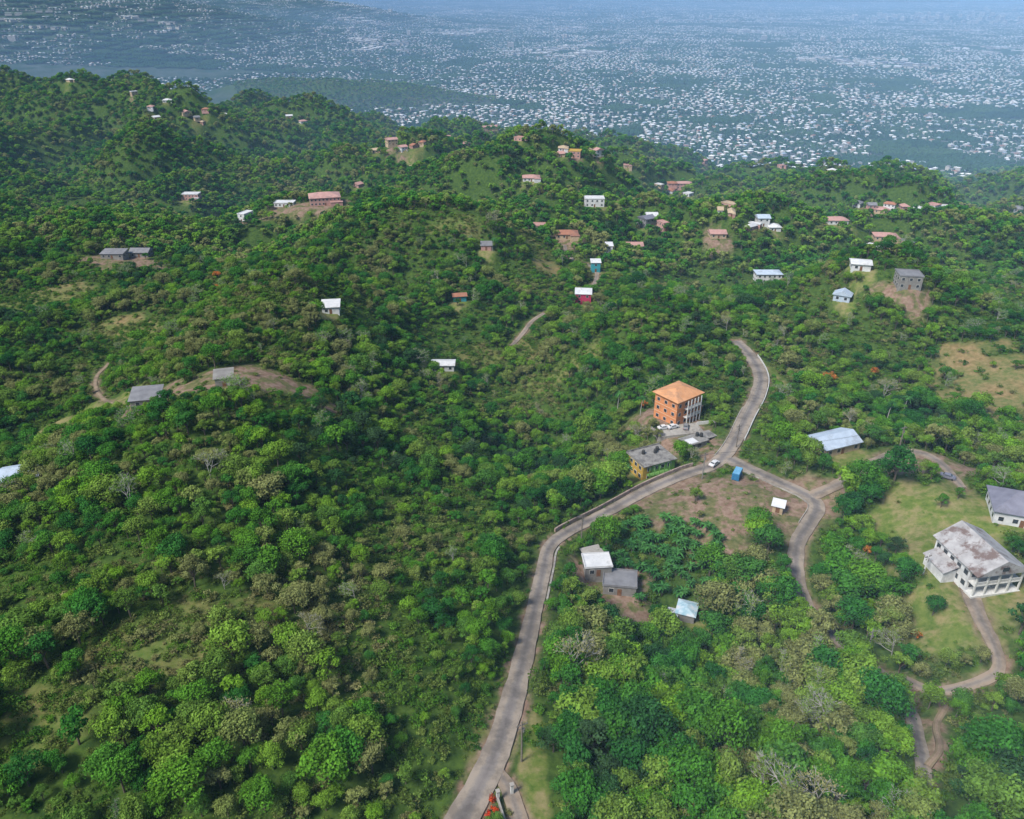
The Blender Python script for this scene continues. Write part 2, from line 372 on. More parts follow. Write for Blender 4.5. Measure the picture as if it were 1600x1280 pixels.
def hip(b,w,d,z,rh,ov=.6,kind='hip',cy=0):
    W=w/2+ov;D=d/2+ov; th=.18; n0=len(b.v)
    b.box(0,0,z,W*2,D*2,th,0); z+=th+.003
    if kind=='gable':
        A=(-W,0,z+rh);B=(W,0,z+rh)
    elif kind=='gabled':
        A=(0,-D,z+rh);B=(0,D,z+rh)
    else:
        if W>=D: e=W-D*.9; A=(-e,0,z+rh);B=(e,0,z+rh)
        else: e=D-W*.9; A=(0,-e,z+rh);B=(0,e,z+rh)
    c=[(-W,-D,z),(W,-D,z),(W,D,z),(-W,D,z)]
    if kind=='gable' or (W>=D and kind!='gabled'):
        b.poly([c[0],c[1],B,A]);b.poly([c[2],c[3],A,B]);b.poly([c[1],c[2],B]);b.poly([c[3],c[0],A])
    else:
        b.poly([c[1],c[2],B,A]);b.poly([c[3],c[0],A,B]);b.poly([c[0],c[1],A]);b.poly([c[2],c[3],B])
    for i in range(n0,len(b.v)): b.v[i]=(b.v[i][0],b.v[i][1]+cy,b.v[i][2])
def windows(bf,bg,w,d,st,sh,sp=3.0,door=True):
    for k in range(st):
        z=k*sh+.95
        for (axis,L,off) in ((0,w,-d/2),(0,w,d/2),(1,d,-w/2),(1,d,w/2)):
            n=max(1,int(L/sp))
            for i in range(n):
                p=(i+.5)*L/n-L/2
                if door and k==0 and axis==0 and off<0 and i==n//2: continue
                s=1 if off>0 else -1
                if axis==0: bf.box(p,off+s*.02,z-.08,1.35,.06,1.36); bg.box(p,off+s*.045,z,1.19,.06,1.2)
                else: bf.box(off+s*.02,p,z-.08,.06,1.35,1.36); bg.box(off+s*.045,p,z,.06,1.19,1.2)
def house(name,x,y,z,rz,w,d,st,wall,roof,kind='hip',rh=1.8,sh=2.9,sp=3.0,fnd=3.0,wing=False):
    e=empty(name,(x,y,z),rz); W=wm(wall)
    b=MB(); b.box(0,0,-fnd,w,d,fnd+st*sh)
    if wing: b.box(w*.36,-d/2-1.6,-fnd,w*.4,3.19,fnd+sh*.95)
    b.obj('walls',[W],e)
    b=MB(); H=st*sh
    if wing: b.box(w*.36,-d/2-1.7,sh*.95+.004,w*.4+.6,3.6,.18)
    if kind in('hip','gable','gabled'): hip(b,w,d,H,rh,kind=kind)
    elif kind=='flat':
        b.box(0,0,H,w+.5,d+.5,.2); 
        for (a,c,q,r) in ((0,-d/2-.12,w+.5,.15),(0,d/2+.12,w+.5,.15),(-w/2-.12,0,.15,d),(w/2+.12,0,.15,d)): b.box(a,c,H+.203,q,r,.35)
    else:
        W2=w/2+.5;D2=d/2+.5; b.poly([(-W2,-D2,H+.1),(W2,-D2,H+.1),(W2,D2,H+1.0),(-W2,D2,H+1.0)]); b.poly([(-W2,-D2,H+.02),(-W2,D2,H+.92),(W2,D2,H+.92),(W2,-D2,H+.02)])
        b.poly([(-W2,-D2,H+.02),(W2,-D2,H+.02),(W2,-D2,H+.1),(-W2,-D2,H+.1)])
        for s in(-1,1): b.poly([(s*w/2,-d/2,H),(s*w/2,d/2,H),(s*w/2,d/2,H+.85)])
    b.obj('roof',[rm(roof)],e)
    f=MB();g=MB(); windows(f,g,w,d,st,sh,sp); 
    f.obj('window_frames',[WHT],e); g.obj('windows',[WIN],e)
    b=MB(); b.box(0,-d/2-.03,0,1.1,.07,2.1); b.obj('door',[pm('door_wood',(.2,.1,.05),(.14,.07,.04),2)],e)
    return e
def place(name,px,py,wpx,dm,st,wall,roof,kind='hip',rot=0,clear=1,kc=0,**kw):
    x,y,t=loc1(px,py); w=wpx*t/F; r=max(w,dm)*.55; z=addpad(x,y,r,.3,r*(1.9 if t<420 else 3.6))
    HOUSES.append((x,y,max(w,dm)*.5+1.2,t))
    fx=5+t*.009
    CLEAR.append((x,y-fx*.5,w*.55*clear+1.5,(dm*.55+fx*.55)*clear,kc))
    return lambda: house(name,x,y,z,math.radians(rot),w,dm,st,wall,roof,kind,**kw)
BQ=[]
def P(*a,**k): BQ.append(place(*a,**k))
P('house_with_blue_white_roof',1300,700,66,9,1,'cream','bluewhite','gable',rot=22,rh=2.0,clear=1.2)
P('grey_roof_house',1588,806,78,12,1,'white','slate','hip',rot=-20,rh=3.6,sh=3.6)
P('small_white_roof_house',693,577,34,6,1,'white','white','gable',rot=0,rh=.9,clear=1.3)
P('pink_house',911,473,24,7,2,'magenta','white','shed',rot=-5)
P('turquoise_house',930,424,14,5,2,'teal','white','shed')
P('small_teal_house',718,470,20,5,1,'teal','terra','gable',rot=10,rh=1)
P('white_roof_cottage',518,487,26,7,1,'white','white','shed',rot=8)
P('raised_grey_house',1198,440,38,9,2,'white','bluewhite','hip',rot=0,rh=1.6,clear=1.2)
P('pale_blue_cottage',1315,470,16,7,1,'bluewhite','bluewhite','gable',rot=60,rh=2)
P('unfinished_concrete_house',1416,448,34,9,2,'conc','grey','flat',rot=-10,kc=1,clear=1.3)
P('white_roof_house',1343,420,28,8,1,'white','white','gable',rot=-15,rh=1)
P('pink_roof_house',1382,374,34,11,1,'cream','pink','hip',rot=-10,clear=1.2,wing=True)
P('pink_roof_house',1306,349,30,10,1,'white','pink','hip',clear=1.2)
P('white_house',1190,352,18,9,2,'white','bluewhite','gable')
P('white_house',1208,360,18,9,1,'white','white','hip')
P('orange_roof_house',1120,370,24,10,1,'cream','pink','gable',kc=1,clear=1.4)
P('white_flat_roof_house',928,322,30,9,2,'white','white','flat')
P('pink_mansion',508,318,46,17,2,'pink','pink','hip',kc=1,clear=1.4,rh=2.6,rot=15,sp=2.6,wing=True)
P('pink_house',300,312,26,10,2,'pink','white','flat',wing=True)
P('long_white_house',446,322,30,9,1,'white','white','flat',kc=1,clear=1.5)
P('pink_house',1068,294,24,10,2,'pink','pink','hip',wing=True)
P('pink_house',1050,290,14,10,1,'pink','terra','hip')
P('orange_roof_house',885,371,34,10,1,'cream','terra','hip',kc=1,clear=1.3,wing=True)
P('pink_roof_house',990,389,26,9,1,'white','pink','gable')
P('white_cottage',951,397,10,6,2,'white','white','shed')
P('grey_house',1012,352,24,10,2,'grey','slate','gable',rot=30)
P('grey_house',1018,342,16,10,1,'grey','white','gable')
P('concrete_house',842,358,20,8,1,'conc','pink','flat',kc=1)
P('ruined_house',232,630,42,8,1,'conc','grey','shed',rot=12,kc=1,clear=1.5)
P('small_hut',352,600,26,5,1,'conc','conc','shed',rot=15,kc=1)
P('house_with_blue_roof',38,752,52,8,1,'brown','bluewhite','gable',rot=20,kc=1,clear=1.3)
P('long_grey_house',180,402,34,8,1,'conc','grey','shed',kc=1)
P('long_grey_house',222,400,28,8,1,'conc','grey','gable',kc=1)
P('pink_house',760,390,16,6,1,'pink','grey','shed',kc=0)
P('pink_roof_house',830,282,26,12,1,'white','pink','hip',wing=True)
P('pink_roof_house',640,264,18,12,1,'cream','pink','hip')
far=[(612,226,18,'pink'),(590,238,22,'cream'),(700,216,22,'pink'),(726,228,16,'pink'),(765,204,22,'pink'),(792,216,16,'white'),(816,206,18,'pink'),(880,236,16,'cream'),(898,246,18,'yellow'),(920,240,14,'pink'),(236,170,14,'pink'),(262,160,12,'white'),(210,150,10,'white'),(292,178,12,'pink'),(322,174,14,'terra'),(352,182,10,'white'),(245,190,11,'white'),(452,184,14,'white'),(474,192,12,'pink'),(110,128,11,'white'),(1360,330,14,'grey'),(1378,332,18,'pink'),(1412,327,16,'pink'),(1432,330,12,'white'),(1456,330,18,'pink'),(1475,328,12,'white'),(1340,322,12,'grey'),(1530,276,18,'terra'),(1502,280,12,'white'),(1590,330,14,'grey'),(1030,292,10,'white'),(1140,324,14,'cream'),(1100,256,14,'pink'),(1124,262,12,'white'),(1220,262,12,'pink'),(1300,270,12,'white'),(385,345,14,'white'),(980,262,12,'pink'),(560,292,12,'pink'),(660,226,12,'terra')]
for (a,b_,s_) in ((640,232,40),(780,214,36),(900,246,26),(1060,300,24),(1010,352,24),(1200,358,22),(1400,332,50),(280,185,55),(1380,384,30),(1130,334,30)):
    for k in range(2): far.append((a+random.gauss(0,s_),b_+random.gauss(2,7),random.uniform(8,13),random.choice(['pink','white','grey','white','terra','cream'])))
for i,(a,b_,w,c) in enumerate(far):
    P({'pink':'pink_house','white':'white_house','cream':'cream_house','yellow':'yellow_house','terra':'tiled_roof_house','grey':'grey_house'}[c],a,b_,w*random.uniform(.6,1.1),random.uniform(7,12),1+(i%4==0),random.choice(['white','cream','pink']),c,random.choice(['hip','hip','gable','flat']),rot=random.uniform(-60,60),kc=1 if i%4==0 else 2,clear=random.uniform(.45,.9),wing=(i%3==1))
def pad(px,py,r,dz=.3,cl=None,kc=1,r2=None):
    x,y,t=loc1(px,py); z=addpad(x,y,r,dz,r2); HOUSES.append((x,y,r,t)); 
    if cl: CLEAR.append((x,y-cl[2],cl[0],cl[1],kc))
    return x,y,z,t
OB=pad(1056,652,9,0,(11,11,3),1); GB=pad(1016,736,7,-.2,(10,15,8),0); LOT=pad(1068,672,8,0,(13,12,4),1); AN=pad(1090,694,5,-.3,(9,8,2),1)
WH=pad(1516,893,11,.3,(15,14,3),0); SB=pad(932,890,5,0,(8,9,3),1); SB2=pad(968,915,6,-.6,(9,10,4),1); SH=pad(1072,962,3.5,0,(5,7,3),0)
KS=pad(1215,798,2.5,0,(4,4,1),1); CT=pad(1151,746,3.5,0,(5,5,1),1)
for (px,py,rx,ry,k) in [(1150,785,26,17,1),(1205,778,20,14,1),(1105,768,16,12,1),(1120,840,9,12,1),(1275,775,9,8,1),(1470,800,15,20,0),(1440,850,8,22,0),(1480,970,12,10,0),(1500,940,14,9,0),(1590,930,10,16,0),(385,588,27,10,1),(310,600,22,7,1),(150,640,22,10,0),(110,665,14,9,0),(1565,605,24,30,3),(1500,560,10,12,3),(1440,728,20,8,1),(1215,590,2.2,16,0),(740,560,16,10,2),(880,580,18,10,2),(830,550,14,12,2),(1230,445,10,10,2),(1400,458,14,8,1),(470,328,30,14,1),(190,412,28,10,1),(720,350,16,9,2),(860,420,10,12,3),(830,385,12,12,2),(300,415,20,6,2),(760,1180,3,10,2),(835,1215,2.2,14,0),(250,1010,14,10,2),(330,960,16,6,2),(60,1130,10,9,2),(170,520,30,10,2),(60,470,34,12,2),(240,520,24,10,2),(1010,660,8,8,1),(90,450,20,8,3),(200,500,14,6,3)]:
    x,y,t=loc1(px,py); CLEAR.append((x,y,rx,ry,k))
def clears(x,y):
    nz=fbm(x,y,11,4,31)*.8
    K=[np.zeros(np.shape(x)) for _ in range(4)]
    for (cx,cy,rx,ry,k) in CLEAR:
        d=np.sqrt(((x-cx)/rx)**2+((y-cy)/ry)**2)+nz
        K[k]=np.maximum(K[k],1-sst(.75,1.15,d))
    return K

# ------------------------------------------------------------ terrain sheet
NR,NC=1150,470
s=np.linspace(0,1,NR); yrow=-60+110*(np.exp(s*math.log(600))-1)
c=np.linspace(-1,1,NC); c=np.sign(c)*np.abs(c)**1.15
Yg=np.repeat(yrow[:,None],NC,1); Xg=c[None,:]*(np.maximum(yrow,0)*.95+170)[:,None]
Zg,Dg=H2(Xg,Yg,True)
co=np.stack([Xg,Yg,Zg],-1).reshape(-1,3).astype(np.float32)
me=bpy.data.meshes.new('terrain'); me.vertices.add(len(co)); me.vertices.foreach_set('co',co.ravel())
ii=(np.arange(NR-1)[:,None]*NC+np.arange(NC-1)[None,:]).ravel()
q=np.stack([ii,ii+1,ii+NC+1,ii+NC],-1).astype(np.int32); nf=len(q)
me.loops.add(nf*4); me.loops.foreach_set('vertex_index',q.ravel()); me.polygons.add(nf)
me.polygons.foreach_set('loop_start',np.arange(0,nf*4,4,dtype=np.int32)); me.polygons.foreach_set('loop_total',np.full(nf,4,np.int32))
me.update(calc_edges=True); me.polygons.foreach_set('use_smooth',np.ones(nf,bool))
K=clears(Xg,Yg)
verge=1-sst(.1,1.6,Dg+fbm(Xg,Yg,5,2,77)*1.8)
for nm,arr in(('grass',K[0]),('dirt',np.maximum(K[1],verge)),('dry',K[2]),('straw',K[3]),('urban',sst(-160,-205,Zg)*sst(1500,1900,Yg)+sst(3000,4000,Yg)*(Zg>-205)*.6)):
    a=me.attributes.new(nm,'FLOAT','POINT'); a.data.foreach_set('value',np.clip(arr,0,1).ravel().astype(np.float32))
ter=bpy.data.objects.new('terrain',me); scene.collection.objects.link(ter)
def terrain_mat():
    m,nt,out=newmat('terrain_ground'); N=nt.nodes;L=nt.links
    tc=N.new('ShaderNodeTexCoord')
    def nz(sc,de=6):
        n=N.new('ShaderNodeTexNoise'); n.inputs['Scale'].default_value=sc; n.inputs['Detail'].default_value=de; n.inputs['Roughness'].default_value=.65; L.new(tc.outputs['Object'],n.inputs['Vector']); return n.outputs['Fac']
    def ramp(f,a,b,p0=.35,p1=.65):
        r=N.new('ShaderNodeValToRGB'); r.color_ramp.elements[0].position=p0; r.color_ramp.elements[1].position=p1; r.color_ramp.elements[0].color=(*a,1); r.color_ramp.elements[1].color=(*b,1); L.new(f,r.inputs['Fac']); return r.outputs['Color']
    def mix(f,a,b):
        x=N.new('ShaderNodeMixRGB'); L.new(f,x.inputs['Fac']); L.new(a,x.inputs[1]); L.new(b,x.inputs[2]); return x.outputs[0]
    def at(n):
        a=N.new('ShaderNodeAttribute'); a.attribute_name=n; return a.outputs['Fac']
    f1=nz(.6); f2=nz(.08); f3=nz(.2,8)
    col=ramp(f1,(.025,.055,.012),(.07,.12,.02))
    col=mix(at('dry'),col,mix(ramp(f2,(0,0,0),(1,1,1)),ramp(f1,(.10,.11,.03),(.20,.17,.07)),ramp(f1,(.06,.12,.02),(.12,.16,.04))))
    col=mix(at('straw'),col,mix(ramp(f2,(0,0,0),(1,1,1),.4,.6),ramp(f1,(.16,.12,.05),(.28,.20,.10)),ramp(f1,(.08,.12,.03),(.19,.17,.07))))
    col=mix(at('grass'),col,mix(ramp(f3,(0,0,0),(1,1,1),.45,.58),ramp(f1,(.07,.12,.02),(.15,.18,.045)),ramp(f1,(.16,.16,.06),(.25,.21,.10))))
    col=mix(at('dirt'),col,mix(ramp(f3,(0,0,0),(1,1,1),.47,.55),ramp(f1,(.16,.10,.07),(.28,.20,.15)),ramp(f1,(.07,.09,.03),(.17,.15,.07))))
    col=mix(at('urban'),col,ramp(nz(.012,8),(.03,.065,.03),(.09,.11,.09),.4,.65))
    d=N.new('ShaderNodeBsdfPrincipled'); d.inputs['Roughness'].default_value=.95; d.inputs['Specular IOR Level'].default_value=.1; L.new(col,d.inputs['Base Color'])
    bp=N.new('ShaderNodeBump'); bp.inputs['Strength'].default_value=.5; bp.inputs['Distance'].default_value=.3; L.new(f1,bp.inputs['Height']); L.new(bp.outputs[0],d.inputs['Normal'])
    L.new(d.outputs[0],out.inputs['Surface']); return m
me.materials.append(terrain_mat())

# ------------------------------------------------------------ road ribbons
def road_mat(name,a,b,c_):
    m,nt,out=newmat(name); N=nt.nodes;L=nt.links; tc=N.new('ShaderNodeTexCoord')
    def nz(sc,de=7):
        n=N.new('ShaderNodeTexNoise'); n.inputs['Scale'].default_value=sc; n.inputs['Detail'].default_value=de; n.inputs['Roughness'].default_value=.7; L.new(tc.outputs['Object'],n.inputs['Vector']); return n.outputs['Fac']
    at=N.new('ShaderNodeAttribute'); at.attribute_name='across'
    ab=N.new('ShaderNodeMath'); ab.operation='ABSOLUTE'; L.new(at.outputs['Fac'],ab.inputs[0])
    ad=N.new('ShaderNodeMath'); ad.operation='MULTIPLY_ADD'; L.new(nz(.5),ad.inputs[0]); ad.inputs[1].default_value=.9; L.new(ab.outputs[0],ad.inputs[2])
    r=N.new('ShaderNodeValToRGB'); L.new(ad.outputs[0],r.inputs['Fac']); e=r.color_ramp.elements; e[0].position=.45; e[0].color=(*a,1); e[1].position=1.0; e[1].color=(*c_,1)
    x=e.new(.75); x.color=(*b,1)
    r2=N.new('ShaderNodeValToRGB'); L.new(nz(.13),r2.inputs['Fac']); r2.color_ramp.elements[0].position=.42; r2.color_ramp.elements[1].position=.56
    mx=N.new('ShaderNodeMixRGB'); mx.blend_type='MULTIPLY'; mx.inputs['Fac'].default_value=.4; L.new(r.outputs[0],mx.inputs[1]); L.new(r2.outputs[0],mx.inputs[2])
    d=N.new('ShaderNodeBsdfPrincipled'); d.inputs['Roughness'].default_value=.9; L.new(mx.outputs[0],d.inputs['Base Color']); L.new(d.outputs[0],out.inputs['Surface']); return m
RM={'asphalt':road_mat('worn_asphalt',(.17,.15,.14),(.22,.195,.175),(.30,.25,.20)),'gravel':road_mat('gravel',(.20,.17,.145),(.25,.21,.175),(.28,.22,.165)),'dirt':road_mat('dirt_track',(.27,.19,.13),(.30,.22,.15),(.22,.17,.10))}
def tangents(C):
    T=np.gradient(C,axis=0); T/=np.linalg.norm(T,axis=1)[:,None]; return T,np.stack([T[:,1],-T[:,0]],1)
lift=0
for R in ROADS:
    C,z,w=R['C'],R['z'],R['w']; T,Nr=tangents(C); xs=[-1.04,-1,-.6,-.2,.2,.6,1,1.04]; dz=[-.6,0,.03,.05,.05,.03,0,-.6]
    jag=1+.14*fbm(C[:,0],C[:,1],4,2,5); V=[];A=[]
    for i in range(len(C)):
        for a_,d_ in zip(xs,dz):
            V.append((C[i,0]+Nr[i,0]*a_*w[i]/2*jag[i],C[i,1]+Nr[i,1]*a_*w[i]/2*jag[i],z[i]+d_+.03+lift)); A.append(a_)
    k=len(xs); Fs=[(i*k+j,i*k+j+1,(i+1)*k+j+1,(i+1)*k+j) for i in range(len(C)-1) for j in range(k-1)]
    rme=bpy.data.meshes.new(R['name']); rme.from_pydata(V,[],Fs); a=rme.attributes.new('across','FLOAT','POINT'); a.data.foreach_set('value',np.array(A,np.float32)); rme.materials.append(RM[R['kind']])
    o=bpy.data.objects.new(R['name'],rme); scene.collection.objects.link(o); lift-=.012
def strip(name,R,i0,i1,off,width,hgt,mat,step=1,gap=None):
    C,z,w=R['C'],R['z'],R['w']; T,Nr=tangents(C); n=len(C); b=MB(); a0=int(i0*n);a1=min(n-1,int(i1*n))
    sgn=1 if off>0 else -1; prev=None
    for i in range(a0,a1+1,step):
        o1=sgn*(w[i]/2+abs(off)); o2=o1+sgn*width
        c=[(C[i,0]+Nr[i,0]*q_,C[i,1]+Nr[i,1]*q_) for q_ in (o1,o2)]; zz=z[i]
        cur=[(c[0][0],c[0][1],zz-1.2),(c[0][0],c[0][1],zz+hgt),(c[1][0],c[1][1],zz+hgt),(c[1][0],c[1][1],zz-1.2)]
        if prev and not(gap and (i//step)%gap==0):
            for q_ in range(3): b.poly([prev[q_],cur[q_],cur[q_+1],prev[q_+1]])
            b.poly(prev); b.poly(cur)
        prev=cur
    return b.obj(name,[mat])
M0=ROADS[0]
def fracat(R,px,py):
    x,y,_=loc1(px,py); d=np.hypot(R['C'][:,0]-x,R['C'][:,1]-y); return d.argmin()/len(d)
strip('stone_parapet_wall',M0,fracat(M0,880,835),fracat(M0,1090,735),-.5,.4,1.0,pm('rubble_stone',(.40,.31,.26),(.28,.20,.17),1.5,.9,stain=(.20,.16,.14)))
strip('white_kerb_wall',M0,fracat(M0,1150,685),fracat(M0,1170,556),.25,.28,.55,WHT)
strip('concrete_kerb',M0,fracat(M0,1125,715),fracat(M0,1168,640),-.1,.25,.18,CONCL)
strip('concrete_drain_kerb',M0,fracat(M0,838,940),fracat(M0,860,852),.3,.5,.12,CONCL)
strip('roadside_kerb',ROADS[1],.05,.3,.15,.2,.14,CONCL)

for f in BQ: f()

# ---- orange apartment building
def boxes(name,mat,L,e):
    b=MB()
    for q_ in L: b.box(*q_)
    return b.obj(name,[mat],e)
x,y,z,t=OB; e=empty('orange_apartment_building',(x,y,z),math.radians(38)); w,d=12.5,10.5; H=10.2
boxes('walls',wm('orange'),[(0,0,-3,w,d,3+H)],e)
b=MB(); hip(b,w,d,H,2.0,.9); b.obj('roof',[rm('orroof')],e)
fr=MB();gl=MB(); windows(fr,gl,w,d,3,3.3,2.9); fr.obj('window_frames',[WHT],e); gl.obj('windows',[WIN],e)
b=MB()
for k in range(1,3):
    b.box(1.2,-d/2-.85,k*3.3-.1,7.5,1.7,.18)
    for i in range(5): b.box(-2.3+i*1.75,-d/2-1.6,(k-1)*3.3+.1,.28,.28,3.1)
    for i in range(22): b.box(-2.4+i*.34,-d/2-1.62,k*3.3+.09,.07,.07,.85)
    b.box(1.2,-d/2-1.62,k*3.3+.94,7.6,.12,.1)
for i in range(5): b.box(-2.3+i*1.75,-d/2-1.6,6.71,.28,.28,3.4)
b.obj('balconies',[WHT],e)
boxes('string_courses',pm('orange_trim',(.66,.40,.24),(.56,.34,.2),1),[(-w/2-.06,0,k*3.3-.15,.1,d+.1,.25) for k in(1,2)]+[(w/2+.06,0,k*3.3-.15,.1,d+.1,.25) for k in(1,2)],e)
boxes('porch_wing',wm('orange'),[(w/2+1.6,-1,-3,3.1,6,6.2)],e); boxes('wing_roof',rm('orroof'),[(w/2+1.7,-1,3.21,3.6,6.6,.2)],e)
# ---- green and yellow flat-roofed building
x,y,z,t=GB; e=empty('green_and_yellow_building',(x,y,z),math.radians(25)); w,d=12,9.5
boxes('green_walls',wm('green'),[(1.6,0,-3,w-3.2,d,9)],e); boxes('yellow_walls',wm('yellow'),[(-w/2+1.6,0,-3,3.15,d-1,8.9)],e)
boxes('flat_roof',CONC,[(0,0,6.01,w+1,d+1,.22)],e)
boxes('roof_parapet',CONC,[(0,d/2+.4,6.235,w+1,.15,.5),(-w/2-.4,0,6.235,.15,d,.5)],e)
fr=MB();gl=MB()
for k in(0,1):
    for i in range(4): fr.box(-4+i*2.6,-d/2-.02,k*3+.9,1.5,.1,1.4); gl.box(-4+i*2.6,-d/2-.05,k*3+1,1.3,.1,1.2)
    for i in range(3): fr.box(-w/2-.02,-2.6+i*2.5,k*3+.9,.1,1.4,1.4); gl.box(-w/2-.05,-2.6+i*2.5,k*3+1,.1,1.2,1.2)
fr.obj('window_frames',[WHT],e); gl.obj('windows',[WIN],e)
b=MB()
b.box(-1,-d/2-.9,2.95,8,1.6,.15)
for i in range(5): b.box(-4.8+i*1.9,-d/2-1.6,-3,.2,.2,9)
b.obj('balcony',[wm('green')],e)
b=MB()
for (a,c_) in((2,1),(3.4,2),(-2,2)): b.cyl((a,c_,6.24),(a,c_,7.5),.6,.55,12); b.cyl((a,c_,7.5),(a,c_,7.8),.55,.15,12)
b.obj('water_tanks',[DARK],e)
# ---- annex with flat roofs between the green building and the road
x,y,z,t=AN; e=empty('flat_roofed_annex',(x,y,z),math.radians(28))
boxes('walls',wm('conc'),[(-2,0,-3,8,5,5.6),(4.6,1.2,-3,5,4,5.0)],e)
boxes('roof',CONC,[(-2,0,2.62,8.8,5.8,.18),(4.7,1.2,2.02,5.4,4.6,.16)],e); boxes('roof_sheet',rm('white'),[(-3.5,-.6,2.81,3.6,3.2,.05)],e)
boxes('openings',DARK,[(-4,-2.52,.1,1,.08,2),(-1.5,-2.52,.9,1.4,.08,1.1),(4.6,-.82,.1,1.2,.08,1.8)],e)
b=MB()
for (a,c_) in((.4,1.2),(1.4,.2)): b.cyl((a,c_,2.81),(a,c_,4.1),.6,.55,12); b.cyl((a,c_,4.1),(a,c_,4.35),.55,.15,12)
b.obj('water_tanks',[DARK],e)
# ---- parking terrace
x,y,z,t=LOT; e=empty('parking_terrace',(x,y,z),math.radians(12))
boxes('slab',CONCL,[(-2,0,-4,17,8,4.15)],e); boxes('low_wall',CONCL,[(-2,-4.13,-4,17,.25,4.9),(-10.63,0,-4,.25,8,4.8)],e)
boxes('ramp_wall',WHT,[(9,2.5,-2,6,.25,3.2),(11.9,.2,-2,.25,4.5,3.6)],e)
LOTE=(x,y,z+.16)
# ---- white two storey house
x,y,z,t=WH; e=empty('white_two_storey_house',(x,y,z),math.radians(10)); w,d=12.5,12.5
boxes('walls',wm('white'),[(0,0,-3,w,d,3+6.1)],e)
WR=pm('weathered_roof',(.40,.39,.39),(.28,.27,.27),.5,.7,stain=(.15,.11,.10))
b=MB(); hip(b,w,d+2.6,6.1,3.6,.6,'gabled',-1.0); b.obj('roof',[WR],e)
boxes('gable_vent',WIN,[(0,-d/2-2.96,7.2,1.6,.12,1.0)],e)
fr=MB();gl=MB(); windows(fr,gl,w,d,2,3.0,2.4); fr.obj('window_frames',[CONC],e); gl.obj('windows',[WIN],e)
b=MB(); yy=-d/2-2.1
b.box(0,-d/2-1.15,2.85,w,2.2,.2)
for i in range(5): b.box(-w/2+.3+i*(w-.6)/4,yy,-2,.35,.35,8.05)
for i in range(40): b.box(-w/2+.2+i*(w-.4)/39,yy-.05,3.06,.09,.09,.8)
b.box(0,yy-.05,3.87,w,.16,.12); b.box(0,-d/2-1.2,-2,w+.4,2.6,2.1)
b.obj('verandah',[WHT],e)
b=MB(); b.box(-w/2-1.8,1,-2,3.5,7,4.9); b.obj('side_wing',[wm('white')],e)
b=MB(); b.poly([(-w/2-4,-3,2.92),(-w/2-.02,-3,4.3),(-w/2-.02,5,4.3),(-w/2-4,5,2.92)]); b.poly([(-w/2-4,5,2.84),(-w/2-.02,5,4.22),(-w/2-.02,-3,4.22),(-w/2-4,-3,2.84)]); b.obj('wing_roof',[WR],e)
boxes('garage_door',pm('garage_door',(.4,.4,.4),(.32,.32,.32),2),[(2,-d/2-.05,.1,3,.1,2.3)],e)
# ---- roadside concrete shells
x,y,z,t=SB; house('small_white_shop',x,y,z,math.radians(5),7,5.5,1,'conc','white','flat')
e=empty('concrete_stall',(x-1,y+4.8,z+.2),math.radians(20)); boxes('walls',CONC,[(0,0,-2,5,3,4.4)],e); boxes('roof',CONCL,[(0,0,2.41,5.6,3.6,.15)],e)
x,y,z,t=SB2; house('unfinished_concrete_house',x,y,z,math.radians(-8),8.5,6.5,1,'conc','grey','flat')
x,y,z,t=SH; e=empty('tin_roof_shed',(x,y,z),math.radians(-20)); boxes('walls',wm('conc'),[(0,0,-2,4.5,5,4.4)],e)
b=MB(); hip(b,4.5,5,2.41,.8,.4); b.obj('roof',[pm('tin_patchwork',(.46,.56,.62),(.25,.40,.48),.9,.4,stain=(.55,.55,.57))],e)
boxes('lean_to_roof',pm('tin_sheet',(.45,.47,.5),(.32,.34,.37),2,.4),[(-3.2,-2,1.9,3,3,.08)],e); boxes('lean_to_posts',CONC,[(-4.5,-3.3,-1,.12,.12,2.88),(-2,-3.3,-1,.12,.12,2.88)],e)
x,y,z,t=KS; house('roadside_stall',x,y,z,math.radians(-25),2.8,2.2,1,'cream','white','shed',sh=2.1,sp=2)
# ---- blue container
x,y,z,t=CT; e=empty('blue_shipping_container',(x,y,z+.1),math.radians(62)); e.scale=(.85,.85,.9); b=MB(); b.box(0,0,.12,5.2,2.4,2.5)
for i in range(22):
    for s_ in(-1,1): b.box(-2.5+i*.238,s_*1.23,.3,.11,.06,2.15)
for i in range(8):
    for s_ in(-1,1): b.box(s_*2.62,-1.0+i*.285,.3,.06,.1,2.15)
b.obj('shell',[pm('blue_paint',(.04,.20,.40),(.03,.15,.30),2,.5)],e)
boxes('frame',pm('blue_frame',(.05,.24,.45),(.04,.2,.36),2,.5),[(sx*2.6,sy*1.2,0,.16,.16,2.7) for sx in(-1,1) for sy in(-1,1)],e)
boxes('roof',pm('container_roof',(.15,.36,.55),(.11,.3,.46),1,.5),[(0,0,2.63,5.2,2.4,.06)],e)
boxes('skids',DARK,[(-1.8,0,-.1,.3,2.3,.21),(1.8,0,-.1,.3,2.3,.21)],e)

